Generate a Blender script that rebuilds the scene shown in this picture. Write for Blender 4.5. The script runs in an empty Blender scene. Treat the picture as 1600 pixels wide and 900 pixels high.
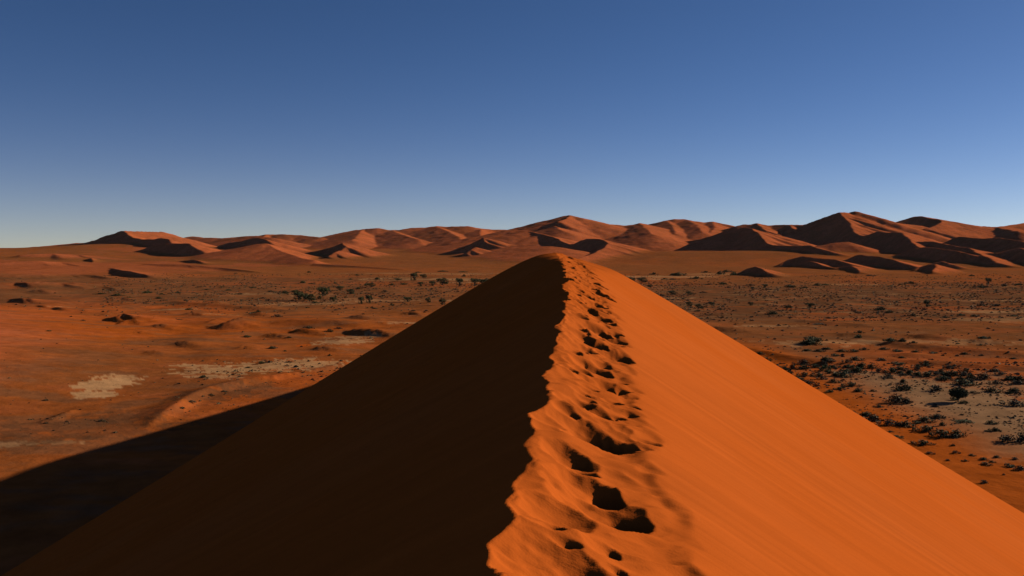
import bpy, math, random
import numpy as np
from mathutils import Vector

scene = bpy.context.scene
COL = scene.collection
rng = np.random.default_rng(7)
random.seed(7)

# ------------------------------------------------------------------ camera
W, H, F = 1600.0, 900.0, 1386.0
EYE = np.array([0.0, 0.0, 50.0])
HORIZON = 393.0
PITCH = math.atan((450.0 - HORIZON) / F)
cam = bpy.data.cameras.new("camera")
cam.sensor_width = 36.0
cam.lens = 36.0 * F / W
cam.clip_start = 0.1
cam.clip_end = 60000
camo = bpy.data.objects.new("camera", cam)
camo.location = EYE
camo.rotation_euler = (math.pi / 2 - PITCH, 0, 0)
COL.objects.link(camo)
scene.camera = camo

# ------------------------------------------------------------------ sky, sun, exposure
SUN_EL = math.radians(18.5)
SUN_AZ = math.radians(63.0)          # from straight ahead (+Y) towards the right (+X)
SUN = np.array([math.cos(SUN_EL) * math.sin(SUN_AZ), math.cos(SUN_EL) * math.cos(SUN_AZ), math.sin(SUN_EL)])
SUNH = np.array([math.sin(SUN_AZ), math.cos(SUN_AZ)])
world = bpy.data.worlds.new("World")
scene.world = world
world.use_nodes = True
nt = world.node_tree
nt.nodes.clear()
out = nt.nodes.new("ShaderNodeOutputWorld")
bg = nt.nodes.new("ShaderNodeBackground")
sky = nt.nodes.new("ShaderNodeTexSky")
sky.sky_type = 'NISHITA'
sky.sun_disc = False
sky.sun_elevation = SUN_EL
sky.sun_rotation = SUN_AZ
sky.altitude = 0
sky.air_density = 0.5
sky.dust_density = 0.15
sky.ozone_density = 6.0
bg.inputs['Strength'].default_value = 0.071
# the dusty band of air over the horizon, the same all round
tc = nt.nodes.new("ShaderNodeTexCoord")
sep = nt.nodes.new("ShaderNodeSeparateXYZ")
nt.links.new(tc.outputs['Generated'], sep.inputs[0])
mz = nt.nodes.new("ShaderNodeMath")
mz.operation = 'MAXIMUM'
mz.inputs[1].default_value = 0.0
nt.links.new(sep.outputs['Z'], mz.inputs[0])
me_ = nt.nodes.new("ShaderNodeMath")
me_.operation = 'MULTIPLY'
me_.inputs[1].default_value = -1 / 0.055
nt.links.new(mz.outputs[0], me_.inputs[0])
ex = nt.nodes.new("ShaderNodeMath")
ex.operation = 'EXPONENT'
nt.links.new(me_.outputs[0], ex.inputs[0])
dust = nt.nodes.new("ShaderNodeMix")
dust.data_type = 'RGBA'
dust.blend_type = 'ADD'
dust.clamp_factor = False
nt.links.new(ex.outputs[0], dust.inputs['Factor'])
nt.links.new(sky.outputs[0], dust.inputs['A'])
dust.inputs['B'].default_value = (4.0, 2.5, 0.2, 1)
nt.links.new(dust.outputs['Result'], bg.inputs[0])
nt.links.new(bg.outputs[0], out.inputs[0])

sl = bpy.data.lights.new("sun", 'SUN')
sl.energy = 5.0
sl.angle = math.radians(0.5)
sl.color = (1.0, 0.98, 0.74)
so = bpy.data.objects.new("sun", sl)
so.rotation_euler = Vector(SUN).to_track_quat('Z', 'Y').to_euler()
so.location = (200, 100, 200)
COL.objects.link(so)

scene.view_settings.view_transform = 'Standard'
scene.view_settings.look = 'None'
scene.view_settings.exposure = 0.0
scene.view_settings.gamma = 1.0
scene.cycles.max_bounces = 4
scene.cycles.diffuse_bounces = 0
scene.cycles.transparent_max_bounces = 4

# ------------------------------------------------------------------ helpers
def ray(px, v):
    x = (px - W / 2) / F
    up = -(v - H / 2) / F
    c, s = math.cos(PITCH), math.sin(PITCH)
    return np.array([x, c + up * s, -s + up * c])

def P(px, v, depth):
    d = ray(px, v)
    return EYE + d * (depth / d[1])

def perm_noise(x, y, seed=0):
    """gradient noise, about -0.7 .. 0.7"""
    xi = np.floor(x).astype(np.int64)
    yi = np.floor(y).astype(np.int64)
    xf = x - xi
    yf = y - yi
    u = xf * xf * xf * (xf * (xf * 6 - 15) + 10)
    w = yf * yf * yf * (yf * (yf * 6 - 15) + 10)
    def g(ix, iy, dx, dy):
        h = (ix * 374761393 + iy * 668265263 + seed * 974634711) & 0xffffffff
        h = ((h ^ (h >> 13)) * 1274126177) & 0xffffffff
        h = (h ^ (h >> 16)) & 0xffff
        a = h * (2 * math.pi / 65536.0)
        return np.cos(a) * dx + np.sin(a) * dy
    n00 = g(xi, yi, xf, yf)
    n10 = g(xi + 1, yi, xf - 1, yf)
    n01 = g(xi, yi + 1, xf, yf - 1)
    n11 = g(xi + 1, yi + 1, xf - 1, yf - 1)
    return (n00 * (1 - u) + n10 * u) * (1 - w) + (n01 * (1 - u) + n11 * u) * w

def fbm(x, y, octs=4, seed=0, gain=0.5):
    a, t, f = 1.0, 0.0, 1.0
    for o in range(octs):
        t = t + a * perm_noise(x * f + o * 17.3, y * f - o * 9.1, seed + o)
        a *= gain
        f *= 2.03
    return t

def sstep(a, b, x):
    t = np.clip((x - a) / (b - a), 0, 1)
    return t * t * (3 - 2 * t)

def mesh_object(name, co, faces_quads, mat, smooth=True, kind=None, label=None, tint=None):
    me = bpy.data.meshes.new(name)
    n, m = len(co), len(faces_quads)
    k = faces_quads.shape[1]
    me.vertices.add(n)
    me.vertices.foreach_set("co", co.astype(np.float32).ravel())
    me.loops.add(m * k)
    me.loops.foreach_set("vertex_index", faces_quads.astype(np.int32).ravel())
    me.polygons.add(m)
    me.polygons.foreach_set("loop_start", np.arange(0, m * k, k, dtype=np.int32))
    me.polygons.foreach_set("loop_total", np.full(m, k, dtype=np.int32))
    me.polygons.foreach_set("use_smooth", np.full(m, smooth, dtype=bool))
    me.update(calc_edges=True)
    if tint is not None:
        at = me.attributes.new("tint", 'FLOAT_COLOR', 'POINT')
        at.data.foreach_set("color", np.concatenate([tint, np.ones((n, 1))], 1).astype(np.float32).ravel())
    me.materials.append(mat)
    o = bpy.data.objects.new(name, me)
    if kind:
        o["kind"] = kind
    if label:
        o["label"] = label
    COL.objects.link(o)
    return o

# ------------------------------------------------------------------ materials
def sand_material(name, streaks=False):
    m = bpy.data.materials.new(name)
    m.use_nodes = True
    t = m.node_tree
    N, L = t.nodes, t.links
    b = N["Principled BSDF"]
    b.inputs["Roughness"].default_value = 0.95
    b.inputs["Specular IOR Level"].default_value = 0.0
    at = N.new("ShaderNodeAttribute")
    at.attribute_name = "tint"
    geo = N.new("ShaderNodeNewGeometry")
    mp = N.new("ShaderNodeMapping")
    L.new(geo.outputs["Position"], mp.inputs["Vector"])
    nz = N.new("ShaderNodeTexNoise")
    nz.inputs["Detail"].default_value = 8
    nz.inputs["Roughness"].default_value = 0.65
    L.new(mp.outputs[0], nz.inputs["Vector"])
    nz.inputs["Scale"].default_value = 1.0
    rm = N.new("ShaderNodeMapRange")
    rm.inputs["From Min"].default_value = 0.25
    rm.inputs["From Max"].default_value = 0.75
    mx = N.new("ShaderNodeMix")
    mx.data_type = 'RGBA'
    mx.blend_type = 'MULTIPLY'
    mx.inputs["Factor"].default_value = 1.0
    L.new(nz.outputs["Fac"], rm.inputs["Value"])
    L.new(at.outputs["Color"], mx.inputs["A"])
    L.new(rm.outputs["Result"], mx.inputs["B"])
    L.new(mx.outputs["Result"], b.inputs["Base Color"])
    bump = N.new("ShaderNodeBump")
    if streaks:
        # faint wind and slide streaks that run down the windward face, slightly towards the viewer
        mp.inputs["Rotation"].default_value = (0, 0, math.radians(21))
        mp2 = N.new("ShaderNodeMapping")
        mp2.inputs["Scale"].default_value = (0.12, 2.6, 0.12)
        L.new(mp.outputs[0], mp2.inputs["Vector"])
        L.new(mp2.outputs[0], nz.inputs["Vector"])
        rm.inputs["To Min"].default_value = 0.88
        rm.inputs["To Max"].default_value = 1.09
        grain = N.new("ShaderNodeTexNoise")
        grain.inputs["Scale"].default_value = 60
        grain.inputs["Detail"].default_value = 5
        L.new(geo.outputs["Position"], grain.inputs["Vector"])
        add = N.new("ShaderNodeMath")
        add.operation = 'MULTIPLY_ADD'
        add.inputs[1].default_value = 0.18
        L.new(grain.outputs["Fac"], add.inputs[0])
        L.new(nz.outputs["Fac"], add.inputs[2])
        L.new(add.outputs[0], bump.inputs["Height"])
        bump.inputs["Distance"].default_value = 0.02
        bump.inputs["Strength"].default_value = 0.8
    else:
        nz.inputs["Scale"].default_value = 0.12
        rm.inputs["To Min"].default_value = 0.72
        rm.inputs["To Max"].default_value = 1.22
        L.new(nz.outputs["Fac"], bump.inputs["Height"])
        bump.inputs["Distance"].default_value = 1.2
        bump.inputs["Strength"].default_value = 0.5
    L.new(bump.outputs[0], b.inputs["Normal"])
    return m

def leaf_material(name, c1, c2):
    m = bpy.data.materials.new(name)
    m.use_nodes = True
    t = m.node_tree
    N, L = t.nodes, t.links
    b = N["Principled BSDF"]
    b.inputs["Roughness"].default_value = 0.8
    b.inputs["Specular IOR Level"].default_value = 0.15
    geo = N.new("ShaderNodeNewGeometry")
    cr = N.new("ShaderNodeMix")
    cr.data_type = 'RGBA'
    cr.inputs["A"].default_value = (*c1, 1)
    cr.inputs["B"].default_value = (*c2, 1)
    L.new(geo.outputs["Random Per Island"], cr.inputs["Factor"])
    L.new(cr.outputs["Result"], b.inputs["Base Color"])
    return m

M_SAND = sand_material("plain_sand")
M_DUNE = sand_material("dune_sand", True)
M_LEAF = leaf_material("dark_leaves", (0.05, 0.046, 0.014), (0.13, 0.105, 0.034))
M_DRY = leaf_material("dry_leaves", (0.085, 0.05, 0.025), (0.23, 0.125, 0.058))
M_GREEN = leaf_material("green_leaves", (0.07, 0.08, 0.022), (0.15, 0.15, 0.045))
M_BARK = leaf_material("bark", (0.06, 0.045, 0.032), (0.075, 0.055, 0.04))

def base_height(X, Y):
    d = np.hypot(X, Y)
    far = sstep(350, 2200, d)
    z = 1.1 * far * fbm(X / 160, Y / 160, 3, 11) * 2.0
    z += 0.35 * fbm(X / 34, Y / 50, 3, 12) * sstep(120, 300, d)
    z += 3.2 * fbm(X / 95, Y / 130, 3, 13) * sstep(.0, -.12, X / np.maximum(d, 1)) * sstep(300, 480, d) * sstep(2400, 1500, d) * sstep(-60, 60, Y)
    z += np.interp(d, [0, 1900, 2300, 2700, 3000, 3500, 4300, 5500, 7000, 9000], [0, 0, 2, 9, 19, 36, 56, 66, 66, 56])
    # long low swells
    def mound(px, v, dep, h, rx, ry):
        c = P(px, v, dep)
        q = ((X - c[0]) / rx) ** 2 + ((Y - c[1]) / ry) ** 2
        return h * np.exp(-q)
    z += mound(1120, 395, 3100, 20, 380, 330)
    z += mound(1280, 395, 3100, 12, 300, 350)
    z += mound(1470, 395, 2650, -7, 300, 350)
    z += mound(205, 390, 4000, 24, 420, 420)

    z += mound(985, 400, 3100, 10, 260, 350)
    z += mound(640, 400, 3300, 6, 600, 500)
    z += mound(60, 400, 3300, 10, 500, 700)
    z += mound(-60, 430, 1900, 5, 450, 400)
    z += mound(120, 420, 2300, 6, 300, 260)
    z += mound(1230, 420, 2150, 7, 170, 200)
    z += mound(480, 500, 640, 2.0, 90, 60)
    z += 12 * sstep(3500, 5600, d) * fbm(X / 900, Y / 900, 3, 14)
    return z

# ------------------------------------------------------------------ the far terrain: ridges traced as crests in space
# (dune key, slope of the shaded side, slope of the sunlit side, crest points (px, row, metres away))
R = []
def ridge(key, ss, sl_, *pts, w=0.0):
    R.append((key, ss, sl_, np.array([P(*p) for p in pts]), w))

# --- skyline of distant dunes
ridge('far_a', .12, .12, (-420, 393, 6400), (-200, 391, 6400), (-60, 390, 6300), (0, 388.5, 6200), (30, 387.5, 6000), (75, 384, 5800), (120, 379.5, 5600), (160, 379, 5400))
ridge('far_b', .22, .2, (265, 373, 6000), (288, 372.5, 6000), (300, 369, 6000), (318, 371, 5900), (350, 372, 5800), (375, 369.5, 5700), (400, 368, 5600), (430, 372, 5300))
ridge('far_c', .22, .2, (400, 369, 6000), (415, 366, 6000), (432, 366, 6000), (447, 366, 5900), (470, 367, 5900), (485, 369, 5800), (500, 370.5, 5700))
ridge('far_c', .4, .3, (415, 366, 6000), (408, 372, 5500), (398, 378, 5000))
ridge('far_d', .22, .2, (500, 371, 6400), (517, 369, 6300), (537, 364, 6200), (555, 359, 6100), (567, 358, 6100), (592, 356, 6000), (607, 359, 6000), (625, 359, 6000), (640, 356, 6000), (665, 355, 6000), (681, 353, 6000), (700, 354, 6000), (730, 353, 5900), (752, 357, 5900), (775, 358.5, 5900), (800, 359, 5900), (830, 357, 5900))
ridge('far_d', .21, .26, (567, 358, 6100), (560, 366, 5500), (552, 374, 5000))
ridge('far_d', .21, .26, (612, 359, 6000), (622, 364, 5600), (640, 370, 5200), (655, 374, 4900))
ridge('far_d', .21, .26, (681, 353, 6000), (700, 361, 5500), (715, 369, 5000), (722, 375, 4600))
ridge('far_d', .21, .26, (752, 357, 5900), (750, 365, 5300), (756, 371, 4900))
ridge('far_e', .26, .24, (800, 359, 5600), (820, 357, 5500), (832, 352, 5400), (850, 345, 5300), (870, 341.5, 5200), (882, 337, 5150), (891, 336, 5100), (900, 340, 5100), (912, 345, 5100), (930, 349, 5100), (950, 350, 5100), (975, 352, 5100), (992, 350.5, 5100), (1000, 348, 5100), (1010, 352, 5100))
ridge('far_e', .5, .34, (891, 336, 5100), (884, 341, 4900), (872, 345.5, 4750))
ridge('far_e', .24, .26, (855, 344, 5300), (866, 352, 4800), (880, 361, 4200))
ridge('far_e', .24, .26, (1000, 348, 5100), (1012, 358, 4600), (1020, 366, 4200))
ridge('far_f', .24, .22, (985, 353, 5700), (1017, 352, 5700), (1030, 347, 5700), (1042, 344, 5700), (1056, 342, 5700), (1070, 342.5, 5700), (1082, 345, 5600), (1100, 347, 5600), (1112, 346, 5600), (1132, 350, 5500), (1147, 354, 5400), (1162, 353, 5400))
ridge('far_f', .23, .26, (1042, 344, 5700), (1052, 354, 5200), (1056, 364, 4700))
ridge('far_f', .23, .26, (1075, 344, 5600), (1090, 352, 5200), (1098, 362, 4700))
ridge('far_f', .23, .26, (1112, 346, 5600), (1118, 354, 5200), (1110, 364, 4700))
ridge('far_g', .3, .25, (1150, 353, 5000), (1162, 350, 5000), (1175, 351, 4950), (1182, 348, 4950), (1200, 352, 4900), (1212, 351, 4900), (1232, 351, 4800), (1250, 351, 4750), (1265, 356, 4500))
ridge('far_g', .6, .3, (1182, 348, 4950), (1190, 355, 4700), (1196, 360, 4500))
ridge('far_g', .6, .3, (1232, 351, 4800), (1240, 357, 4500))
# --- the tallest dune on the right
ridge('tall', .5, .33, (1252, 351.5, 4750), (1263, 349, 4700), (1290, 338, 4550), (1312, 331, 4400), (1326, 332, 4450), (1336, 329, 4450), (1351, 337, 4500), (1373, 341, 4550), (1400, 348, 4600), (1440, 352, 4700))
ridge('tall', .63, .3, (1312, 331, 4400), (1314, 336, 4330), (1326, 346, 4200), (1329, 352.5, 4080), (1333, 360, 3950), (1342, 366, 3850), (1352, 369, 3780), (1360, 365, 3800), (1373, 361, 3780), (1384, 363, 3700), (1400, 363, 3620), (1409, 363, 3560), (1415, 368, 3450), (1422, 375, 3320), (1432, 384, 3150))
ridge('tall', .3, .3, (1276, 384, 3400), (1300, 380, 3420), (1325, 377.5, 3420))
# --- far right
ridge('far_h', .3, .22, (1399, 348, 5400), (1418, 343, 5300), (1431, 338, 5200), (1440, 337.4, 5150), (1454, 341, 5100), (1467, 342, 5050), (1471, 345, 5000), (1482, 348, 5000), (1511, 351, 5000), (1531, 353, 5000), (1556, 354, 5000), (1570, 353, 5100), (1592, 349.5, 5200), (1610, 347, 5300), (1660, 343, 5300), (1740, 352, 5300), (1850, 362, 5300))
ridge('far_h', .62, .3, (1431, 338, 5100), (1440, 338, 5020), (1454, 341.5, 4930), (1467, 342.5, 4850), (1471, 346, 4750), (1462, 352, 4600), (1446, 357, 4450))
ridge('far_h', .45, .3, (1556, 354, 5000), (1568, 357, 4700), (1590, 361, 4400))
# --- the dark faced dune left of the tallest
ridge('trapeze', .4, .3, (1068, 378, 4300), (1090, 374, 4150), (1110, 369, 4000), (1135, 360, 3850), (1158, 354, 3700))
ridge('trapeze', .62, .28, (1158, 354, 3700), (1175, 357, 3600), (1182, 363, 3480), (1190, 372, 3350), (1199, 380.5, 3250), (1208, 383, 3200), (1235, 383.5, 3120), (1265, 383, 3040), (1276, 386, 2980))
# --- heart shaped bowl behind the near crest
ridge('heart', .2, .22, (757, 371, 4200), (775, 365, 4150), (801, 358, 4100), (823, 360, 4000), (846, 365.5, 3880))
ridge('heart', .62, .24, (823, 360, 4000), (846, 365.5, 3850), (866, 370.5, 3700), (877, 376, 3600), (888, 381, 3500), (898, 380.5, 3470), (908, 376, 3440), (919, 373, 3400), (935, 372.5, 3320), (945, 375, 3240), (949.5, 380, 3150), (944, 386, 3050), (932, 393, 2940), (914, 400, 2820), (897, 405, 2720))
ridge('heart', .16, .16, (757, 374, 3800), (775, 379, 3550), (800, 383, 3350), (830, 384.5, 3200), (862, 384.5, 3100))
# --- left hand dunes
ridge('table', .5, .28, (92, 383, 4900), (120, 380.5, 4750), (135, 379, 4650), (150, 374, 4550), (170, 367, 4400), (192, 360, 4250), (225, 361.5, 4350), (252, 361.5, 4450), (270, 367, 4450), (288, 373.5, 4450))
ridge('table', .62, .28, (192, 360, 4250), (199, 366, 4120), (209, 371, 4000), (225, 374, 3900), (240, 373.5, 3830), (248, 371.5, 3800), (262, 373.5, 3740))
ridge('table', .5, .3, (135, 379.5, 4300), (150, 379.5, 4230), (164, 380, 4150), (165, 384, 4050))
ridge('left_b', .62, .26, (222, 391, 3500), (235, 385, 3450), (252, 380.5, 3380), (275, 380, 3300), (297, 379.8, 3200), (301, 384, 3150))
ridge('left_c', .62, .26, (88, 414, 2900), (110, 411.5, 2820), (128, 407.5, 2760), (142, 403, 2700), (145, 408, 2640), (148, 416, 2560))
ridge('left_d', .6, .26, (345, 383, 4100), (360, 378.5, 4050), (375, 377, 4000), (392, 372.5, 3950), (402, 371, 3900), (412, 373, 3850))
ridge('left_d', .6, .26, (350, 398, 3300), (362, 393, 3250), (376, 388, 3200), (379, 393, 3100))
ridge('left_e', .6, .2, (256, 410, 2800), (280, 408, 2760), (304, 405.5, 2700), (310, 407, 2640))
ridge('left_f', .2, .26, (372, 394, 3350), (388, 386, 3250), (402, 381, 3150), (415, 380.5, 3080), (430, 388, 2980), (450, 396, 2860), (470, 402, 2720), (490, 406.5, 2600))
ridge('left_g', .62, .25, (468, 398, 3500), (485, 394, 3450), (500, 390.5, 3400), (520, 385, 3330), (537, 379.5, 3260), (541, 385, 3190), (528, 393, 3130), (516, 400, 3080))
ridge('left_g', .6, .25, (513, 400, 3000), (521, 394.5, 3050), (528, 391, 3100))
ridge('left_h', .62, .25, (662, 398, 3650), (690, 394, 3580), (712, 389, 3530), (732, 382, 3480), (747, 375, 3430), (755, 371, 3400), (757, 377, 3350))
ridge('left_h', .6, .25, (727, 396, 3150), (734, 390, 3180), (741, 386, 3220))
# --- small crescents on the right
ridge('crescent', .62, .24, (1219, 415, 2400), (1226, 409.5, 2430), (1233, 405, 2440), (1253, 400, 2430), (1268, 402, 2380), (1285, 403.5, 2330), (1304, 405, 2270), (1320, 409, 2200), (1334, 413.5, 2110))
ridge('crescent', .6, .22, (1264, 407.6, 2280), (1275, 411, 2230), (1290, 415.5, 2170), (1311, 420, 2090))
ridge('crescent', .62, .2, (1288, 421, 2160), (1305, 418, 2130), (1320, 416, 2100), (1332, 415, 2060), (1339, 419, 1980), (1341, 425, 1900))
ridge('crescent_b', .55, .24, (1340, 398, 2640), (1350, 397, 2580))
ridge('crescent_b', .6, .24, (1358, 399, 2480), (1380, 402, 2420), (1398, 405.5, 2350), (1405, 410, 2240))
ridge('dark_mass', .62, .24, (1418, 383, 3350), (1431, 377, 3300), (1457, 377, 3250), (1476, 381, 3150), (1494, 384.5, 3060), (1512, 387, 2950), (1523, 393, 2800), (1545, 402, 2600), (1555, 409.5, 2430))
ridge('dark_mass', .6, .24, (1396, 401, 2950), (1410, 394.5, 2950), (1424, 389, 2940), (1440, 385.6, 2920), (1460, 386.5, 2870), (1480, 389.5, 2800), (1497, 392.5, 2720))
ridge('right_w', .62, .24, (1484, 377, 3700), (1491, 373, 3680), (1501, 369, 3640), (1512, 371, 3570), (1534, 372.5, 3480), (1556, 371, 3420), (1573, 373, 3330), (1600, 378, 3200), (1640, 382, 3050), (1680, 390, 2800))
ridge('right_x', .62, .22, (1530, 395, 2850), (1548, 395, 2800), (1566, 394.5, 2770), (1576, 390, 2780), (1592, 387, 2750), (1606, 391, 2640), (1625, 398, 2500), (1650, 405, 2350))
ridge('right_y', .62, .3, (1430, 421, 2080), (1438, 417, 2100), (1449, 413, 2100), (1461, 412.3, 2060), (1465, 417, 1980), (1456, 424, 1880))
ridge('right_y', .5, .3, (1452, 412, 2350), (1471, 407.6, 2330), (1479, 410, 2250))
ridge('right_z', .62, .26, (1150, 431, 1860), (1160, 424, 1900), (1170, 419, 1910), (1182, 416, 1890), (1190, 419.5, 1820), (1196, 425, 1740))


# --- low swells and hollows: crests given by their height above the plain
def swell(key, ss, sl_, *pts):
    out_ = []
    dist_ = np.geomspace(120, 6500, 1500)
    for px, v, h in pts:
        d = ray(px, v)
        line = EYE[None, :] + d[None, :] * (dist_ / d[1])[:, None]
        below = line[:, 2] < base_height(line[:, 0], line[:, 1]) + h
        out_.append(line[int(np.argmax(below))])
    R.append((key, ss, sl_, np.array(out_), 0.0))
swell('swell_a', .6, .14, (16, 467, 1), (30, 465.5, 4), (44, 466, 4), (56, 471, 1.5))
swell('swell_a', .5, .12, (60, 477, .5), (68, 477, 2), (74, 478, 1))
swell('swell_b', .62, .14, (164, 497, 1.5), (176, 495, 3), (190, 489.5, 4.6), (200, 492, 4.6), (213, 493, 4.6), (219, 498, 3), (222, 504, 1))
swell('swell_b', .62, .16, (180, 507, 1), (192, 501, 2.5), (205, 498, 3.4), (217, 497, 3))
swell('swell_b', .55, .14, (146, 495, .5), (156, 492, 1.5), (166, 490, 1.2))
swell('swell_c', .6, .13, (322, 510, .5), (336, 508, 2.2), (350, 503, 3.6), (364, 498, 4.2), (377, 495, 4.0), (388, 499, 2), (398, 505, .6))
swell('swell_c', .5, .14, (322, 502, .8), (340, 496.5, 2), (358, 495.5, 2))
swell('swell_d', .6, .14, (200, 524, .4), (208, 521, 1.4), (218, 518, 2), (227, 524, .8))
swell('swell_e', .5, .13, (540, 517, .8), (556, 513.5, 3), (572, 513, 3.6), (588, 514, 3.6), (600, 518, 2), (610, 524, .6))
swell('swell_f', .6, .12, (172, 419, 2), (190, 421.5, 8), (206, 424, 10), (222, 428, 7), (240, 432, 2))
swell('swell_g', .3, .1, (-20, 427, .6), (5, 425.5, 1.4), (25, 423.5, 1.6), (45, 423, 1.2), (72, 420, .6))
swell('swell_h', .45, .1, (1100, 511, 1), (1112, 509.5, 3), (1128, 509.5, 3), (1150, 512, 1))
swell('swell_j', .25, .09, (1235, 499, .6), (1290, 502, 1.8), (1350, 506, 1.8), (1420, 512, .6))
swell('swell_j', .25, .09, (1330, 530, .6), (1400, 534, 2), (1480, 541, 2.2), (1560, 548, 2), (1640, 556, 1))
swell('swell_j', .25, .09, (1380, 560, .5), (1450, 563, 1.6), (1530, 568, 1.8), (1640, 575, 1.5))
swell('swell_j', .25, .09, (1180, 545, 1), (1240, 556, 2), (1300, 563, 1.6), (1360, 568, .5))
swell('swell_l', .22, .09, (410, 503, 1), (460, 498.5, 2.5), (520, 498.5, 2.8), (590, 502, 2), (640, 505, .8))
swell('swell_l', .22, .09, (270, 470, 1), (330, 474, 2.5), (400, 479, 2.5), (450, 484, 1))
for hx, hv, hh, hw in [(90, 480, 1.6, 22), (250, 506, 1.4, 26), (300, 488, 1.5, 26), (425, 521, 1.3, 26), (472, 513, 1.6, 24), (402, 488, 1.6, 24), (130, 514, 1.6, 26), (62, 502, 2.2, 34), (285, 533, 1.2, 30), (384, 541, .9, 26), (236, 548, .8, 26), (505, 541, 1.0, 26),
                       (110, 441, 3, 30), (36, 441, 3.5, 36), (165, 448, 2, 26), (20, 520, 2.2, 40), (90, 540, 1.4, 40), (560, 492, 1.6, 24), (640, 487, 1.4, 22), (330, 470, 1.6, 22), (430, 472, 1.2, 20), (60, 452, 2.5, 30), (190, 465, 1.5, 24), (140, 575, .7, 36), (70, 605, .6, 40),
                       (1190, 472, 1.4, 22), (1330, 520, 1.2, 30), (1450, 522, 1.4, 34), (1540, 530, 1.2, 30), (1270, 533, 1.0, 26), (1420, 552, 1.0, 36), (1570, 585, .7, 40), (1120, 490, 1.2, 20)]:
    swell('hummock', .42, .12, (hx - hw * .8, hv + 4, hh * .3), (hx - hw * .35, hv + .5, hh * 1.4), (hx, hv - .5, hh * 1.8), (hx + hw * .4, hv + .8, hh * 1.5), (hx + hw * .7, hv + 5, hh * .3))
swell('swell_i', .3, .085, (-330, 470, 15), (-260, 500, 13), (-190, 560, 9), (-130, 610, 4))
swell('swell_m', .34, .14, (-30, 414, 6), (20, 409, 11), (60, 407.5, 12), (95, 410, 8), (120, 414, 3))
swell('swell_m', .34, .13, (-20, 432, 3), (20, 429, 6), (60, 427.5, 7), (110, 427, 7), (150, 430, 4), (170, 434, 1.5))
swell('swell_m', .3, .12, (-30, 446, 2), (20, 441, 5), (60, 440, 5), (100, 443, 4), (130, 449, 1.5))
swell('swell_m', .3, .12, (30, 398, 10), (80, 396, 14), (125, 398, 10), (150, 401, 4))
swell('swell_m', .3, .12, (230, 412, 5), (290, 413, 8), (350, 418, 6), (400, 424, 3))
swell('swell_m', .3, .12, (440, 410, 5), (500, 412, 8), (570, 416, 6), (620, 420, 3))
swell('rim', .2, .45, (234, 662, .5), (252, 647, 1.6), (270, 633.5, 2), (300, 615.5, 2), (330, 603, 2), (380, 592, 1.8), (430, 585.5, 1.6), (490, 576.5, 1.4), (545, 566, 1.2))
swell('rim', .5, .3, (60, 660, .3), (80, 651, .9), (110, 640, .8))

def terrain(X, Y, want_key=False):
    X = np.asarray(X, float)
    Y = np.asarray(Y, float)
    Z0 = base_height(X, Y)
    d = np.hypot(X, Y)
    amp = np.clip(d / 3000, 0, 1.3) * 9
    wx = X + amp * fbm(X / 110, Y / 110, 3, 21)
    wy = Y + amp * fbm(X / 110, Y / 110, 3, 22)
    best = np.full(X.shape, -1e9)
    key = np.full(X.shape, -1, dtype=np.int32)
    for i, (k, ss, sl_, pts, w) in enumerate(R):
        smin = min(ss, sl_)
        reach = max(pts[:, 2].max() + 12, 6) / smin
        x0, y0 = pts[:, 0].min() - reach, pts[:, 1].min() - reach
        x1, y1 = pts[:, 0].max() + reach, pts[:, 1].max() + reach
        idx = np.nonzero((X > x0) & (X < x1) & (Y > y0) & (Y < y1))
        if len(idx[0]) == 0:
            continue
        x, y = wx[idx], wy[idx]
        zz = np.full(x.shape, -1e9)
        for a, b in zip(pts[:-1], pts[1:]):
            ex, ey = b[0] - a[0], b[1] - a[1]
            ll = ex * ex + ey * ey
            t = np.clip(((x - a[0]) * ex + (y - a[1]) * ey) / ll, 0, 1)
            dx, dy = x - (a[0] + t * ex), y - (a[1] + t * ey)
            dd = np.hypot(dx, dy)
            side = (dx * SUNH[0] + dy * SUNH[1]) / np.maximum(dd, 1e-6)
            s = ss + (sl_ - ss) * sstep(-0.35, 0.35, side)
            zz = np.maximum(zz, a[2] + t * (b[2] - a[2]) - s * dd)
        cur = best[idx]
        up = zz > cur
        cur[up] = zz[up]
        best[idx] = cur
        kk = key[idx]
        kk[up] = i
        key[idx] = kk
    hgt = best - Z0
    k = np.clip(d / 3000, 0.12, 1.6) * 2.2
    q = np.clip(hgt / k, -30, 30)
    Z = Z0 + np.where(hgt / k > 30, hgt, k * np.log1p(np.exp(q)))
    # gullies and wind ripples on the far faces
    rough = sstep(2, 25, hgt) * np.clip(d / 3000, 0, 1.6)
    Z = Z + rough * (1.0 * fbm(X / 42, Y / 60, 3, 31) - 1.9 * np.abs(perm_noise(X / 95 + .3 * fbm(X / 60, Y / 60, 2, 33), Y / 190, 32)))
    if want_key:
        return Z, hgt, key
    return Z

def ground_point(px, v):
    """where the line of sight through (px, v) meets the plain"""
    d = ray(px, v)
    z = 0.0
    for _ in range(8):
        t = (z - EYE[2]) / d[2]
        p = EYE + d * t
        z = float(terrain(np.array([p[0]]), np.array([p[1]]))[0])
    return np.array([p[0], p[1], z])

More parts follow.
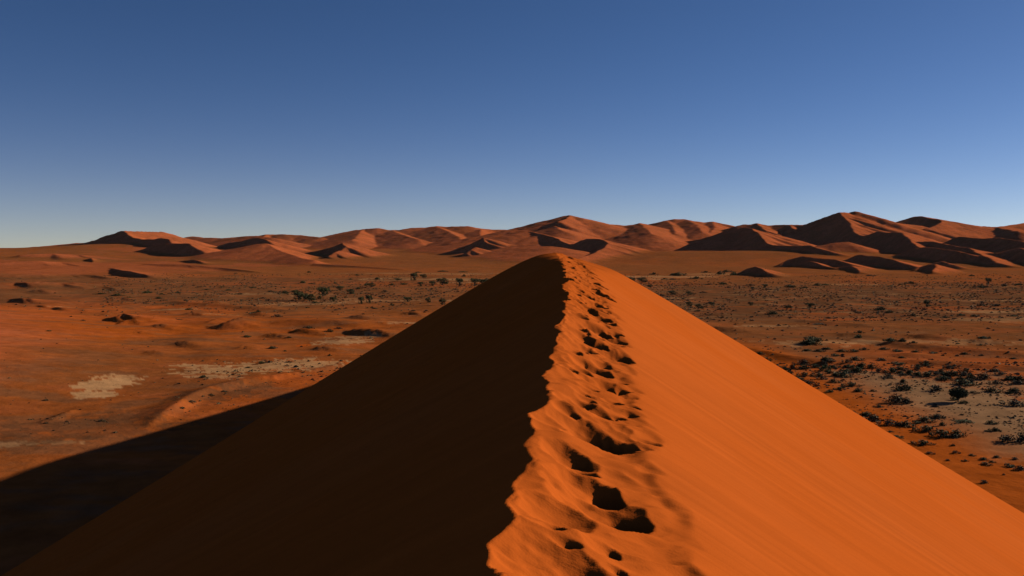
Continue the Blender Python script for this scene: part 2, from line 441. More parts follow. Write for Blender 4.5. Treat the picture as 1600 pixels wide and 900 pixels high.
# ------------------------------------------------------------------ terrain mesh (finer inside the view)
aux = np.radians(np.concatenate([np.arange(-180, -39, 3.0), np.arange(-36.8, 36.81, 0.08), np.arange(39, 178, 3.0)]))
rad = [4.0, 20, 40, 60]
while rad[-1] < 1750:
    rad.append(rad[-1] * 1.0092)
while rad[-1] < 4600:
    rad.append(rad[-1] + 8.0)
while rad[-1] < 7000:
    rad.append(rad[-1] + 16.0)
rad += [7200, 7600, 8200, 9000, 10500, 13000, 17000, 24000]
rad = np.array(rad)
RR, AA = np.meshgrid(rad, aux, indexing='ij')
X = RR * np.sin(AA)
Y = RR * np.cos(AA)
Z, HG, KEY = terrain(X, Y, True)
nr, na = X.shape

# ---- colour of the ground itself (sand, silt, clay pans, gravel under scrub)
S_ORANGE = np.array([.47, .090, .0125])
S_RED = np.array([.53, .118, .042])
S_BROWN = np.array([.31, .088, .026])
S_DARK = np.array([.145, .058, .027])
S_CLAY = np.array([.58, .27, .12])
D = np.hypot(X, Y)
n1 = fbm(X / 300, Y / 420, 4, 41)
n2 = fbm(X / 70, Y / 45, 4, 42)
n3 = fbm(X / 9, Y / 6, 3, 43)
def mixc(c, t, k):
    return c * (1 - t[..., None]) + k * t[..., None]
tint = np.broadcast_to(S_BROWN, X.shape + (3,)).copy()
tint = mixc(tint, sstep(-.1, .35, n1 + .4 * n2), S_ORANGE * .7 + S_RED * .3)
left_near = sstep(900, 500, D) * sstep(0.02, -0.12, X / np.maximum(D, 1))
tint = mixc(tint, .4 * left_near, S_ORANGE)
# scrub flat on the right: darker gravel with pale silt lines
sx = X / np.maximum(Y, 1)
vrow = HORIZON + 50 * F / np.maximum(Y, 1)
flat = (Y > 50) * sstep(.08, .2, sx + .05 * n2)
scrubz = flat * sstep(438, 452, vrow + 6 * n1) * sstep(505, 494, vrow + 8 * n2)
tint = mixc(tint, .9 * scrubz * sstep(-.6, .1, fbm(X / 70, Y / 22, 4, 44) + .3 * n3), S_DARK)
silt = scrubz * sstep(.18, .42, fbm(X / 60, Y / 16, 3, 45) + .3 * n3)
tint = mixc(tint, .6 * silt, S_CLAY * .75)
tint = mixc(tint, .25 * flat * sstep(420, 440, vrow) * sstep(640, 600, vrow), S_DARK)
midl = (Y > 50) * sstep(-.02, -.1, sx) * sstep(428, 436, vrow) * sstep(482, 470, vrow + 8 * n2)
tint = mixc(tint, .45 * midl, S_DARK * 1.2)
def pan(px, v, rx, ry, strength=.8, col=S_CLAY, rough=.8, rot=0.0):
    """a clay pan centred where pixel (px, v) meets the plain; rx, ry its half size in metres"""
    global tint
    d = ray(px, v)
    c = EYE + d * (-EYE[2] / d[2])
    dx, dy = X - c[0], Y - c[1]
    ca, sa = math.cos(rot), math.sin(rot)
    q = np.hypot((dx * ca + dy * sa) / rx, (-dx * sa + dy * ca) / ry)
    near = q < 2.5
    s = max(rx, ry)
    nn = fbm(X[near] / (s * .4), Y[near] / (s * .28), 6, 51, .6)
    t = np.zeros_like(X)
    t[near] = strength * sstep(1.02, .88, q[near] + rough * nn)
    tint = mixc(tint, t, col)
pan(40, 520, 95, 110, .75, S_ORANGE, rough=.6, rot=.3)
pan(250, 520, 90, 40, .5, S_ORANGE, rough=.9)
pan(210, 588, 60, 48, .65, S_BROWN * .85, rough=.6)
pan(420, 510, 90, 50, .45, S_ORANGE, rough=.9)
# left hand pans
mott = fbm(X / 55, Y / 24, 5, 46, .6)
tint = mixc(tint, .55 * sstep(.05, .4, mott) * (Y > 0), S_DARK * 1.5)
tint = mixc(tint, .25 * sstep(-.1, -.45, mott) * (Y > 0), S_RED)
pan(165, 603, 9, 16, .95, rough=.55, rot=-.2)
pan(148, 617, 8.5, 8, .95, rough=.5)
pan(188, 594, 7, 9, .75, rough=1.1)
pan(300, 571, 10, 6, .85, rough=.7, rot=-.3)
pan(355, 578, 17, 16, .85, rough=1.3)
pan(420, 573, 17, 16, .7, rough=1.3)
pan(480, 568, 15, 15, .75, rough=1.3)
pan(330, 590, 10, 5, .7, rough=1.2)
pan(535, 533, 16, 13, .8, rough=1.1)
pan(555, 526, 14, 8, .6, rough=1.2)
pan(270, 483, 18, 8, .6, rough=.8)
pan(340, 493, 12, 8, .4, rough=1.2)
pan(640, 508, 22, 10, .6, rough=1.2)
pan(480, 474, 40, 26, .4, rough=1.4)
pan(600, 470, 60, 26, .35, rough=1.4)
pan(400, 460, 70, 40, .3, rough=1.4)
pan(100, 480, 12, 9, .4, rough=1.2)
pan(720, 437, 150, 60, .5, rough=1.2)
pan(690, 428, 180, 60, .5, rough=1.0)
pan(750, 442, 60, 18, .6, rough=1.2)
pan(0, 695, 6, 4, .7, rough=1.0)
pan(80, 692, 9, 2, .5, rough=1.2)
# right hand pans
pan(1045, 432, 110, 90, .65, rough=.6)
pan(1110, 429, 80, 50, .6, rough=.6)
pan(1010, 436, 40, 30, .6, rough=.8)
pan(1050, 466, 22, 10, .6, rough=1.0)
pan(1330, 444, 55, 26, .35, rough=1.3)
pan(1560, 470, 40, 12, .55, rough=1.2)
pan(1580, 487, 60, 16, .5, rough=1.2)
pan(1580, 500, 45, 24, .35, rough=1.1)
pan(1200, 509, 26, 9, .4, rough=1.2)
pan(1460, 535, 45, 12, .4, rough=1.2)
pan(1290, 536, 30, 14, .4, rough=1.3)
S_PALE = np.array([.34, .163, .082])
pan(1400, 620, 40, 42, .9, S_PALE, rough=.9)
pan(1500, 640, 40, 38, .95, S_PALE, rough=.8)
pan(1340, 598, 30, 34, .75, S_PALE, rough=1.0)
pan(1290, 590, 18, 24, .6, S_PALE, rough=1.0)
pan(1580, 650, 34, 34, .95, S_PALE, rough=.8)
pan(1480, 690, 24, 16, .8, S_PALE, rough=1.0)
pan(1580, 700, 26, 14, .7, S_PALE, rough=1.0)
pan(1560, 608, 40, 26, .6, S_PALE, rough=1.2)
pan(1440, 588, 40, 14, .4, S_PALE, rough=1.4)
# brown, gravelly hollows on the left
pan(330, 618, 12, 18, .6, S_DARK, rough=1.0, rot=-.5)
pan(140, 668, 22, 18, .55, S_DARK, rough=1.0)
pan(60, 690, 12, 10, .4, S_DARK, rough=1.1)
pan(200, 650, 14, 12, .4, S_DARK, rough=1.1)
pan(150, 560, 40, 40, .35, S_BROWN * .9, rough=1.0)
tint = mixc(tint, .65 * sstep(1500, 2300, D) * sstep(5600, 4200, D), S_BROWN)
pan(60, 424, 520, 520, .7, S_RED * .85, rough=.7)
pan(330, 412, 420, 500, .55, S_RED * .85, rough=.9)
# dunes: loose red sand, redder with distance
dn = sstep(1.5, 9, HG)
tint = mixc(tint, dn * (.75 + .25 * sstep(-.2, .3, n2)), S_RED)
tint = mixc(tint, .5 * sstep(4300, 5200, D) * sstep(.0, .4, fbm(X / 220, Y / 220, 4, 61)), S_BROWN * .85)
# orange sand blown out from the foot of the big dune
xa_far = 0.05 * Y + .3
apron = sstep(128, 96, np.abs(X - xa_far) + 7 * n2 + 3 * n3) * sstep(560, 420, Y) * sstep(-150, -90, Y)
tint = mixc(tint, apron * sstep(-5, 5, X), S_ORANGE * 1.0)
tint *= (1 + .18 * n3[..., None] + .12 * n2[..., None])

ii = np.arange(nr * na).reshape(nr, na)
q = np.stack([ii[:-1, :], ii[:-1, np.r_[1:na, 0]], ii[1:, np.r_[1:na, 0]], ii[1:, :]], -1).reshape(-1, 4)
q = q[:, ::-1]
co = np.stack([X, Y, Z], -1).reshape(-1, 3)
tf = tint.reshape(-1, 3)

# the shared surface is cut into one mesh per dune (its faces stand clear of the plain) and the plain
names = []
for r in R:
    if r[0] not in names:
        names.append(r[0])
kid = np.array([names.index(r[0]) for r in R])
DUNE_LABELS = {
    'far_a': "long low dune rise on the left skyline", 'far_b': "distant red dune behind the dark crested left dunes",
    'far_c': "rounded distant dune left of the saddle in the skyline", 'far_d': "long rugged red dune massif behind the left plain",
    'far_e': "distant peaked dune with a small dark summit cap above the near crest", 'far_f': "broad gullied red dune on the skyline right of centre",
    'far_g': "pale orange dune shoulder left of the tallest dune", 'tall': "tallest dune with a big dark slip face at right",
    'far_h': "distant dark capped dune on the right skyline", 'trapeze': "dune with a dark wedge shaped slip face left of the tallest dune",
    'heart': "dune with a heart shaped dark slip face behind the near crest", 'table': "flat topped dune on the left skyline",
    'left_b': "dune with a dark lens shaped face below the flat topped dune", 'left_c': "small lone dune with dark tip on the far left plain",
    'left_d': "small dark faced dune left of the saddle", 'left_e': "thin low dune lip on the left plain",
    'left_f': "bright orange conical dune on the left", 'left_g': "long dune with a tapering dark face at centre left",
    'left_h': "dune with a long dark tail face just left of the near summit", 'crescent': "pair of low crescent dunes before the tallest dune",
    'crescent_b': "small crescent dune beside the crescent pair", 'dark_mass': "wide dune with a large black shaded flank at right",
    'right_w': "wavy crested dark dune at the right edge", 'right_x': "low dark dune in front of the wavy crested dune",
    'right_y': "small dark dune with an orange peak on the right plain", 'right_z': "small dark tongue dune at the end of the pale pan",
}
fk = np.where(KEY >= 0, kid[np.clip(KEY, 0, None)], -1).reshape(-1)
hg = HG.reshape(-1)
fkey = fk[q[:, 0]]
fh = hg[q].max(1)
big = np.array([n in DUNE_LABELS for n in names])
sel = np.where((fkey >= 0) & big[np.clip(fkey, 0, None)] & (fh > 3.0), fkey, -1)
# vertex normals of the whole surface, so that the cut edges do not show
p = co[q]
fn = np.cross(p[:, 2] - p[:, 0], p[:, 3] - p[:, 1])
vn = np.zeros_like(co)
for c in range(4):
    for a in range(3):
        vn[:, a] += np.bincount(q[:, c], fn[:, a], len(co))
vn /= np.maximum(np.linalg.norm(vn, axis=1, keepdims=True), 1e-9)
for g in range(-1, len(names)):
    f = q[sel == g]
    if len(f) < 30:
        continue
    used, inv = np.unique(f, return_inverse=True)
    o = mesh_object("ground" if g < 0 else "sand_dune", co[used], inv.reshape(-1, 4), M_SAND, True, "structure",
                    "sandy desert plain with clay pans and scrub" if g < 0 else DUNE_LABELS[names[g]], tf[used])
    o.data.normals_split_custom_set_from_vertices(vn[used].astype(np.float32))

# ------------------------------------------------------------------ the big dune under the camera
ty = np.linspace(math.log(2.5), math.log(600), 4000)
def curve(ys, vs, smooth=40):
    t = np.interp(ty, np.log(np.array(ys)), vs)
    k = np.hanning(2 * smooth + 1)
    k /= k.sum()
    tp = np.pad(t, smooth, mode='edge')
    return np.convolve(tp, k, 'valid')
cy = [2.5, 4, 5, 6, 7.2, 8, 10, 11.5, 12.5, 14.5, 17.5, 23.5, 31, 42, 48, 56, 70, 100, 200, 270, 320, 450, 520, 580]
cz = [1.45, 1.46, 1.52, 1.55, 1.53, 1.50, 1.49, 1.46, 1.42, 1.32, 1.15, .92, .60, .24, .07, .25, .55, 1.2, 2.2, 3.2, 9, 21, 42, 52]
cz_t = 50 - curve(cy, cz)
def x_at(px, y):
    return (px - 800) / F * y
px_edge = {2.5: 770, 4: 781, 5: 789, 6: 815, 7.2: 838, 8: 836, 10: 862, 11.5: 862, 12.5: 866, 14.5: 873, 17.5: 880, 23.5: 884, 31: 882, 42: 874, 48: 866}
cx = [x_at(px_edge[y], y) if y in px_edge else None for y in cy]
cx = [c if c is not None else 2.25 + .05 * (y - 48) for c, y in zip(cx, cy)]
ax_t = curve(cy, cx, 160)
ed_t = curve(cy, cx, 30)
def crest(y):
    l = np.log(np.maximum(y, 2.5))
    z = np.interp(l, ty, cz_t)
    a = np.interp(l, ty, ax_t)
    e = np.interp(l, ty, ed_t)
    z = np.where(y < 2.5, 48.55 - .0 * y, z)
    a = np.where(y < 2.5, a + (y - 2.5) * .03, a)
    e = np.where(y < 2.5, e + (y - 2.5) * .03, e)
    z = np.where(y < -60, z + (y + 60) * .1, z)
    return a, e, z

def shelf(X_, Y_):
    """dune without prints; returns height, distance right of the brink"""
    a, e, zc = crest(Y_)
    near = sstep(75, 45, Y_)
    sc = .17 * fbm(Y_ * .9, Y_ * 0 + 3.3, 3, 71) * near + .03 * perm_noise(Y_ * 3.1, Y_ * 0 + 8.1, 72) * near
    fing = .35 * sstep(.25, .55, perm_noise(Y_ * .9, Y_ * 0 + 1.7, 73)) * sstep(16, 22, Y_) * near
    u = X_ - e - sc - fing
    u0 = X_ - a
    zn = zc + .02 * fbm(Y_ * .8, Y_ * 0 + .5, 3, 74) * near
    r = .02 + 1.45 * sstep(34, 48, Y_) * sstep(90, 55, Y_)
    left = zn - (.575 + .04 * sstep(30, 48, Y_) * sstep(140, 70, Y_)) * (np.sqrt(u * u + r * r) - r)
    # right of the brink: a flatter trodden strip, then the clean windward face
    s1, s2 = .30, .60
    wsh = 1.0 + .22 * fbm(Y_ * .55, Y_ * 0 + 5.1, 2, 75)
    strip = zn - s1 * u + (s2 - s1) * (1.0 - wsh)
    face = zc - s1 * near - s2 * (np.sqrt(u0 * u0 + r * r) - r - near)
    k = .05
    right = np.where(u0 > -.5, -k * np.logaddexp(-strip / k, -face / k), strip)
    right = right * near + face * (1 - near)
    return np.where(u < 0, left, right), u, wsh, near

def on_shelf(px, v):
    d = ray(px, v)
    t = np.arange(2.6, 60, .01)
    pts = EYE[None, :] + d[None, :] * (t / d[1])[:, None]
    z, *_ = shelf(pts[:, 0], pts[:, 1])
    i = int(np.argmax(pts[:, 2] < z))
    return pts[i]

# prints: (px, row, half width px, depth m, stretch along the track)
PR = [(984, 800, 33, .24, 1.2), (955, 762, 27, .20, 1.2), (882, 824, 12, .10, 1.2), (908, 849, 16, .09, .8),
      (886, 878, 26, .17, 1.0), (926, 897, 28, .16, 1.0), (972, 858, 14, .12, 1.6), (984, 884, 14, .14, 1.6), (914, 719, 18, .10, 1.1), (928, 733, 16, .07, 1.0),
      (962, 682, 30, .16, 1.4), (992, 690, 14, .07, 1.0), (940, 668, 20, .10, 1.2), (916, 632, 16, .13, 1.3), (948, 640, 18, .10, 1.2), (904, 643, 10, .06, 1.2), (957, 600, 20, .15, 1.5), (974, 604, 12, .06, 1.2),
      (938, 574, 18, .10, 1.4), (970, 556, 17, .13, 1.7), (922, 543, 14, .12, 1.6), (934, 533, 15, .10, 1.7), (965, 529, 14, .10, 1.7), (919, 525, 10, .07, 1.6), (941, 512, 15, .12, 1.8), (964, 519, 10, .07, 1.7), (917, 507, 10, .08, 1.8),
      (949, 501, 11, .12, 1.9), (943, 494, 12, .10, 1.9), (926, 485, 10, .09, 1.9), (941, 483, 9, .10, 1.9), (936, 474, 12, .12, 2.0), (954, 467, 9, .08, 2.0), (939, 456, 11, .11, 2.1), (920, 462, 8, .06, 2), (928, 446, 10, .11, 2.2), (944, 449, 7, .08, 2.1),
      (936, 436, 8, .10, 2.3), (915, 434, 8, .09, 2.3), (924, 426, 9, .11, 2.4), (913, 417, 8, .10, 2.5), (908, 421, 6, .08, 2.4), (902, 410, 6, .09, 2.6), (891, 403, 6, .07, 2.8), (896, 406, 5, .07, 2.6), (930, 440, 7, .07, 2.2)]
PITS = []
def add_print(x, y, r, st, an, k=1.0):
    PITS.append((x, y, r, st, an, k))
for px, v, hw, dep, st in PR:
    c = on_shelf(px, v)
    add_print(c[0] - (.05 if c[1] < 9 else 0), c[1], hw / F * c[1] * (1.3 if c[1] < 9 else 1.2), min(st, 1.6), random.uniform(-.5, .5))
yy = 9.5
while yy < 44:
    for lane in (.42, .86):
        uu = lane + random.uniform(-.13, .13)
        e_ = crest(np.array([yy]))[1][0]
        y_ = yy + random.uniform(-.15, .15)
        if min((uu + e_ - p_[0]) ** 2 + (y_ - p_[1]) ** 2 for p_ in PITS) > .16 ** 2:
            add_print(uu + e_, y_, random.uniform(.065, .105), random.uniform(1.0, 1.5), random.uniform(-.5, .5))
    yy += random.uniform(.26, .42) + .003 * yy
# wide slumped hollows where several steps fell together
for px, v, r_, k_ in [(975, 790, .22, .6), (955, 680, .18, .6), (924, 726, .12, .55), (905, 812, .14, .6), (918, 884, .22, .8), (956, 598, .16, .6), (922, 632, .15, .6), (962, 552, .17, .6), (930, 536, .17, .6), (1000, 800, .10, .6), (990, 690, .10, .6)]:
    c = on_shelf(px, v)
    add_print(c[0], c[1], r_, 1.25, random.uniform(-.4, .4), k_)
# older prints, half filled by the wind, and scuffs between the fresh ones
for k in range(170):
    y_ = math.exp(random.uniform(math.log(8.0), math.log(44)))
    e_ = crest(np.array([y_]))[1][0]
    add_print(e_ + random.triangular(.15, 1.12, .75), y_, random.uniform(.06, .12) * (1.25 if y_ < 10 else 1), random.uniform(.9, 1.6), random.uniform(-.7, .7), random.uniform(.55, .8))

PITS.sort(key=lambda p_: p_[5])

def dune_height(X_, Y_):
    z, u, wsh, near = shelf(X_, Y_)
    m = near * sstep(-.02, .06, u) * sstep(.25, -.05, u - wsh)
    # soft folds left by the wind across the trodden strip
    fu, fv = X_ * 1.0 + Y_ * .30, Y_ * 1.9 - X_ * 1.15
    w1 = .5 * fbm(X_ * 1.1, Y_ * 1.1, 2, 80)
    fold = -np.abs(perm_noise(fu * .9 + w1, fv * 1.15 + w1, 81)) * 1.6 - .6 * np.abs(perm_noise(fu * 1.8, fv * 2.6 + 1.5 * w1, 87))
    z = z + m * (.06 * (fold + .45) + .02 * fbm(X_ * 3, Y_ * 3, 2, 82))
    z = z - .05 * near * sstep(.25, .7, u) * sstep(.16, -.06, u - wsh - .15 * fbm(X_ * 2, Y_ * 2, 2, 90)) * sstep(60, 40, Y_)
    # prints: each a slumped funnel of loose sand whose rim is where it cuts the surface
    wobx = .34 * fbm(X_ * 3.2, Y_ * 3.2, 3, 83)
    woby = .34 * fbm(X_ * 3.2, Y_ * 3.2, 3, 84)
    pz = shelf(np.array([p_[0] for p_ in PITS]), np.array([p_[1] for p_ in PITS]))[0]
    for (cx_, cy_, r_p, st, an, dk), zc_ in zip(PITS, pz):
        R_ = 5 * r_p
        ix = np.nonzero((np.abs(X_ - cx_) < R_) & (np.abs(Y_ - cy_) < R_ * st))
        if len(ix[0]) == 0:
            continue
        dx = (X_[ix] - cx_) / r_p + wobx[ix]
        dy = (Y_[ix] - cy_) / (r_p * st) + woby[ix]
        ca, sa = math.cos(an), math.sin(an)
        qx, qy = dx * ca + dy * sa, -dx * sa + dy * ca
        qx = np.where(qx > 0, qx * (.72 + .25 * np.abs(np.clip(qy, -2, 2))), qx)
        qq = np.sqrt(qx * qx + qy * qy + .04)
        # steep little well where the foot went, then the angle of loose sand
        cone = r_p * (np.clip(.60 * (qq - .4), 0, None) + .06 * qq * qq + .42 * sstep(.2, .85, qq)) + .004 * fbm(X_[ix] * 14, Y_[ix] * 14, 2, 89)
        if dk < 1:
            cone = r_p * (.30 * np.clip(qq - .3, 0, None) + .10 * qq * qq) + .004 * fbm(X_[ix] * 9, Y_[ix] * 9, 2, 89)
            z[ix] = np.minimum(z[ix], zc_ - .95 * dk * r_p + cone)
        else:
            zz_ = z[ix]
            zl_ = zc_ - .4 * max(0.0, zc_ - zz_[int(np.argmin(qq))]) if qq.min() < .4 else zc_
            z[ix] = np.minimum(zz_, zl_ - 1.18 * r_p + cone)
    # faint relief on the open faces
    far_u = 1 - m
    z = z + far_u * .007 * fbm(X_ * .25 - Y_ * .02, (Y_ + .38 * X_) * 2.2, 3, 85) * sstep(.0, 1.5, np.abs(u))
    z = z + .14 * fbm(X_ / 28, Y_ / 28, 2, 86) * sstep(4, 40, np.abs(u)) * sstep(-1, 20, z)
    # the foot flattens into the plain on the windward side
    k = np.where(u > 0, 3.0, .5)
    zt = -1.0
    z = zt + k * np.logaddexp(0, (z - zt) / k) - .22 * sstep(4, 0, z)
    return z, u

yrow = list(np.arange(-220, 2.6, 6.0)) + [2.4]
y = 2.6
while y < 54:
    yrow.append(y)
    y *= 1.0036
while y < 640:
    yrow.append(y)
    y *= 1.018
yrow = np.array(yrow)
g = []
s, w_ = 1.9, .02
while s < 175:
    w_ = min(w_ * 1.12, 4)
    s += w_
    g.append(s)
g = np.array(g)
ucol = np.concatenate([-(g[::-1] - 1.25), np.arange(-.64, 1.9, .015), g])
UU, YY = np.meshgrid(ucol, yrow, indexing='xy')
a_, e_, z_ = crest(YY)
XX = a_ + UU
ZZ, U2 = dune_height(XX, YY)
dtint = np.broadcast_to(np.array([.52, .094, .0135]), XX.shape + (3,)).copy()
dn1 = fbm(XX / 6, YY / 9, 4, 91)
dn2 = fbm(XX / .7, YY / .9, 3, 92)
dtint = mixc(dtint, .5 * sstep(-.3, .5, dn1), np.array([.49, .098, .019]))
dtint *= (1 + .07 * dn1 + .05 * dn2)[..., None]
nrow, ncol = XX.shape
ii = np.arange(nrow * ncol).reshape(nrow, ncol)
qd = np.stack([ii[:-1, :-1], ii[:-1, 1:], ii[1:, 1:], ii[1:, :-1]], -1).reshape(-1, 4)
mesh_object("sand_dune", np.stack([XX, YY, ZZ], -1).reshape(-1, 3), qd, M_DUNE, True, "structure",
            "near dune with a footprint trail along its sharp crest", dtint.reshape(-1, 3))

# ------------------------------------------------------------------ vegetation
def leaf_cloud(blobs, n, size, seed, zmin=0.0):
    """many small leaf quads spread through a set of ellipsoids (x, y, z, rx, ry, rz)"""
    r = np.random.default_rng(seed)
    b = np.array(blobs)
    vol = b[:, 3] * b[:, 4] * b[:, 5]
    pick = r.choice(len(b), n, p=vol / vol.sum())
    dirn = r.normal(size=(n, 3))
    dirn /= np.linalg.norm(dirn, axis=1, keepdims=True)
    rr = r.random(n) ** .45
    c = b[pick, :3] + dirn * rr[:, None] * b[pick, 3:]
    c[:, 2] = np.maximum(c[:, 2], zmin)
    u = r.normal(size=(n, 3))
    u /= np.linalg.norm(u, axis=1, keepdims=True)
    v = np.cross(u, r.normal(size=(n, 3)))
    v /= np.linalg.norm(v, axis=1, keepdims=True)
    s = size * r.uniform(.6, 1.4, n)[:, None]
    co = np.stack([c - u * s, c - v * s * .5, c + u * s, c + v * s * .5], 1).reshape(-1, 3)
    return co, np.arange(4 * n).reshape(-1, 4)

def tube_set(segs, sides=6):
    """tapered limbs: list of (p0, p1, r0, r1)"""
    co, fa = [], []
    for p0, p1, r0, r1 in segs:
        p0, p1 = np.array(p0, float), np.array(p1, float)
        d = p1 - p0
        d /= np.linalg.norm(d)
        u = np.cross(d, [0.3, .9, .2])
        u /= np.linalg.norm(u)
        v = np.cross(d, u)
        n0 = len(co)
        for p_, r_ in ((p0, r0), (p1, r1)):
            for k in range(sides):
                t = 2 * math.pi * k / sides
                co.append(p_ + r_ * (math.cos(t) * u + math.sin(t) * v))
        for k in range(sides):
            fa.append((n0 + k, n0 + (k + 1) % sides, n0 + sides + (k + 1) % sides, n0 + sides + k))
    return np.array(co), np.array(fa)

def raw_mesh(name, co, fa, mat):
    me = bpy.data.meshes.new(name)
    me.from_pydata([tuple(c) for c in co], [], [tuple(int(i) for i in f) for f in fa])
    me.materials.append(mat)
    me.update()
    return me

def shrub_mesh(seed, mat, n=480):
    """a low bush about 2 units wide and 1 high: several uneven clumps with bare gaps"""
    r = random.Random(seed)
    blobs = []
    for k in range(r.randint(5, 8)):
        a, d = r.uniform(0, 6.28), r.uniform(.1, .75)
        h = r.uniform(.22, .52) * (1.15 - .6 * d)
        blobs.append((math.cos(a) * d, math.sin(a) * d, h * .8, r.uniform(.22, .42), r.uniform(.22, .42), h))
    blobs.append((0, 0, .4, .42, .42, .45))
    co, fa = leaf_cloud(blobs, n, .085, seed)
    return raw_mesh("shrub", co, fa, mat)

SHRUBS = {'dark': [shrub_mesh(100 + i, M_LEAF) for i in range(5)], 'dry': [shrub_mesh(200 + i, M_DRY) for i in range(4)],
          'green': [shrub_mesh(300 + i, M_GREEN) for i in range(3)]}

def in_dune(p):
    zz, uu = dune_height(np.array([p[0]]), np.array([p[1]]))
    return zz[0] > p[2] + .4 and p[1] < 600

placed = []
def shrub(px, v, wpx, hpx, kind):
    """v is the row where the bush meets the ground"""
    pt = ground_point(px, v)
    if in_dune(pt):
        return None
    o = bpy.data.objects.new("shrub", random.choice(SHRUBS[kind]))
    o.location = (pt[0], pt[1], pt[2] - .05)
    k = 1.3 * pt[1] / F
    o.scale = (wpx * k / 1.9, wpx * k / 1.9 * random.uniform(.8, 1.2), max(.82 * hpx * k / .95, .25))
    o.rotation_euler = (0, 0, 0)
    COL.objects.link(o)
    placed.append((o, px, v, wpx, hpx, kind))
    return o

def Z6(l):
    return [(1100 + a / 3.2, 500 + (b + d * .5) / 3.2, c / 3.2, d / 3.2, k) for a, b, c, d, k in l]
D_, Y_, G_ = 'dark', 'dry', 'green'
front = Z6([(530, 95, 110, 30, D_), (650, 172, 50, 16, D_), (775, 68, 45, 20, G_), (930, 98, 50, 22, D_), (990, 100, 42, 22, D_), (1045, 110, 30, 14, D_), (280, 163, 50, 18, D_), (312, 195, 50, 26, G_),
    (345, 230, 50, 20, D_), (400, 238, 60, 25, D_), (425, 255, 50, 30, D_), (500, 233, 70, 25, D_), (600, 238, 60, 28, G_), (560, 228, 50, 20, D_), (500, 268, 60, 25, D_), (470, 290, 60, 30, D_), (530, 310, 80, 36, Y_), (575, 272, 60, 22, D_), (650, 300, 60, 24, D_),
    (700, 268, 80, 30, D_), (660, 268, 50, 24, D_), (760, 190, 70, 24, D_), (790, 222, 70, 36, D_), (770, 245, 80, 34, D_), (650, 214, 60, 16, D_), (720, 215, 60, 20, D_), (735, 318, 80, 24, D_), (775, 348, 60, 22, D_), (845, 350, 32, 13, D_), (632, 353, 50, 16, G_), (690, 335, 40, 12, D_),
    (880, 195, 60, 14, Y_), (960, 212, 80, 12, D_), (940, 250, 60, 28, D_), (985, 258, 50, 20, D_), (1030, 256, 50, 28, D_), (1072, 265, 50, 24, D_), (1110, 268, 70, 28, D_), (1190, 252, 60, 25, D_), (1240, 262, 80, 34, D_), (1200, 288, 60, 24, D_), (1300, 308, 110, 32, D_), (1335, 280, 60, 30, D_), (1400, 280, 80, 34, Y_), (1455, 306, 60, 22, Y_),
    (1480, 268, 50, 20, Y_), (1530, 282, 60, 30, D_), (1582, 278, 60, 30, D_), (1570, 308, 60, 24, Y_), (1445, 345, 80, 30, D_), (1555, 345, 70, 30, D_), (1545, 408, 110, 36, Y_), (1000, 332, 90, 38, D_), (962, 392, 90, 44, Y_), (1015, 402, 60, 34, Y_), (1150, 338, 84, 30, Y_), (872, 428, 40, 15, D_), (920, 285, 40, 14, Y_),
    (748, 460, 40, 24, D_), (815, 466, 80, 28, D_), (850, 488, 100, 34, Y_), (920, 505, 100, 36, Y_), (1012, 515, 84, 32, D_), (1108, 492, 80, 28, D_), (1165, 476, 70, 26, Y_), (1110, 538, 110, 34, D_), (1190, 562, 100, 42, D_), (1265, 560, 74, 40, D_), (1092, 608, 90, 28, D_), (965, 580, 60, 14, G_), (930, 555, 30, 10, D_), (1300, 504, 110, 13, D_), (1437, 508, 60, 22, D_),
    (1465, 548, 50, 13, D_), (1415, 552, 30, 10, D_), (1530, 590, 100, 46, Y_), (1580, 580, 60, 50, Y_), (1245, 623, 30, 14, D_), (1260, 658, 40, 18, Y_), (1132, 662, 40, 15, Y_), (1400, 690, 50, 18, D_), (1410, 715, 50, 18, D_), (1465, 680, 40, 16, D_), (1520, 722, 60, 20, D_), (1583, 738, 60, 24, Y_), (1440, 705, 34, 12, D_), (1215, 698, 30, 10, Y_), (1305, 700, 30, 12, D_), (1395, 806, 50, 18, Y_), (1500, 770, 18, 10, Y_), (1340, 672, 34, 12, D_), (1550, 690, 40, 14, Y_),
    (520, 148, 60, 14, D_), (575, 150, 60, 16, D_), (620, 140, 44, 14, D_), (690, 150, 60, 16, D_), (745, 150, 50, 16, D_), (800, 142, 40, 16, D_), (900, 140, 50, 14, D_), (960, 150, 60, 16, D_), (990, 172, 40, 14, D_), (1060, 155, 50, 12, D_), (1140, 160, 50, 12, D_), (1305, 160, 46, 14, D_), (1385, 165, 30, 10, Y_), (1470, 183, 24, 8, Y_), (1395, 86, 60, 14, D_), (1382, 122, 30, 10, D_), (1550, 174, 44, 10, D_), (1265, 115, 24, 8, D_)])
for a in front:
    shrub(*a)
rt = random.Random(21)
for k in range(46):
    bx_ = rt.uniform(1225, 1600)
    bv_ = 566 + (bx_ - 1225) * .05 + rt.gauss(6, 9)
    if rt.random() < .3:
        bv_ = rt.uniform(600, 690)
        bx_ = rt.uniform(1290 + (bv_ - 600) * 1.6, 1600)
    shrub(bx_, bv_, rt.uniform(10, 22), rt.uniform(4, 9), rt.choice(['dark', 'dark', 'dry']))
n_front = len(placed)
def Z2(l, x0, y0, s=4.0):
    return [(x0 + a / s, y0 + (b + d * .5) / s, c / s, d / s, k) for a, b, c, d, k in l]
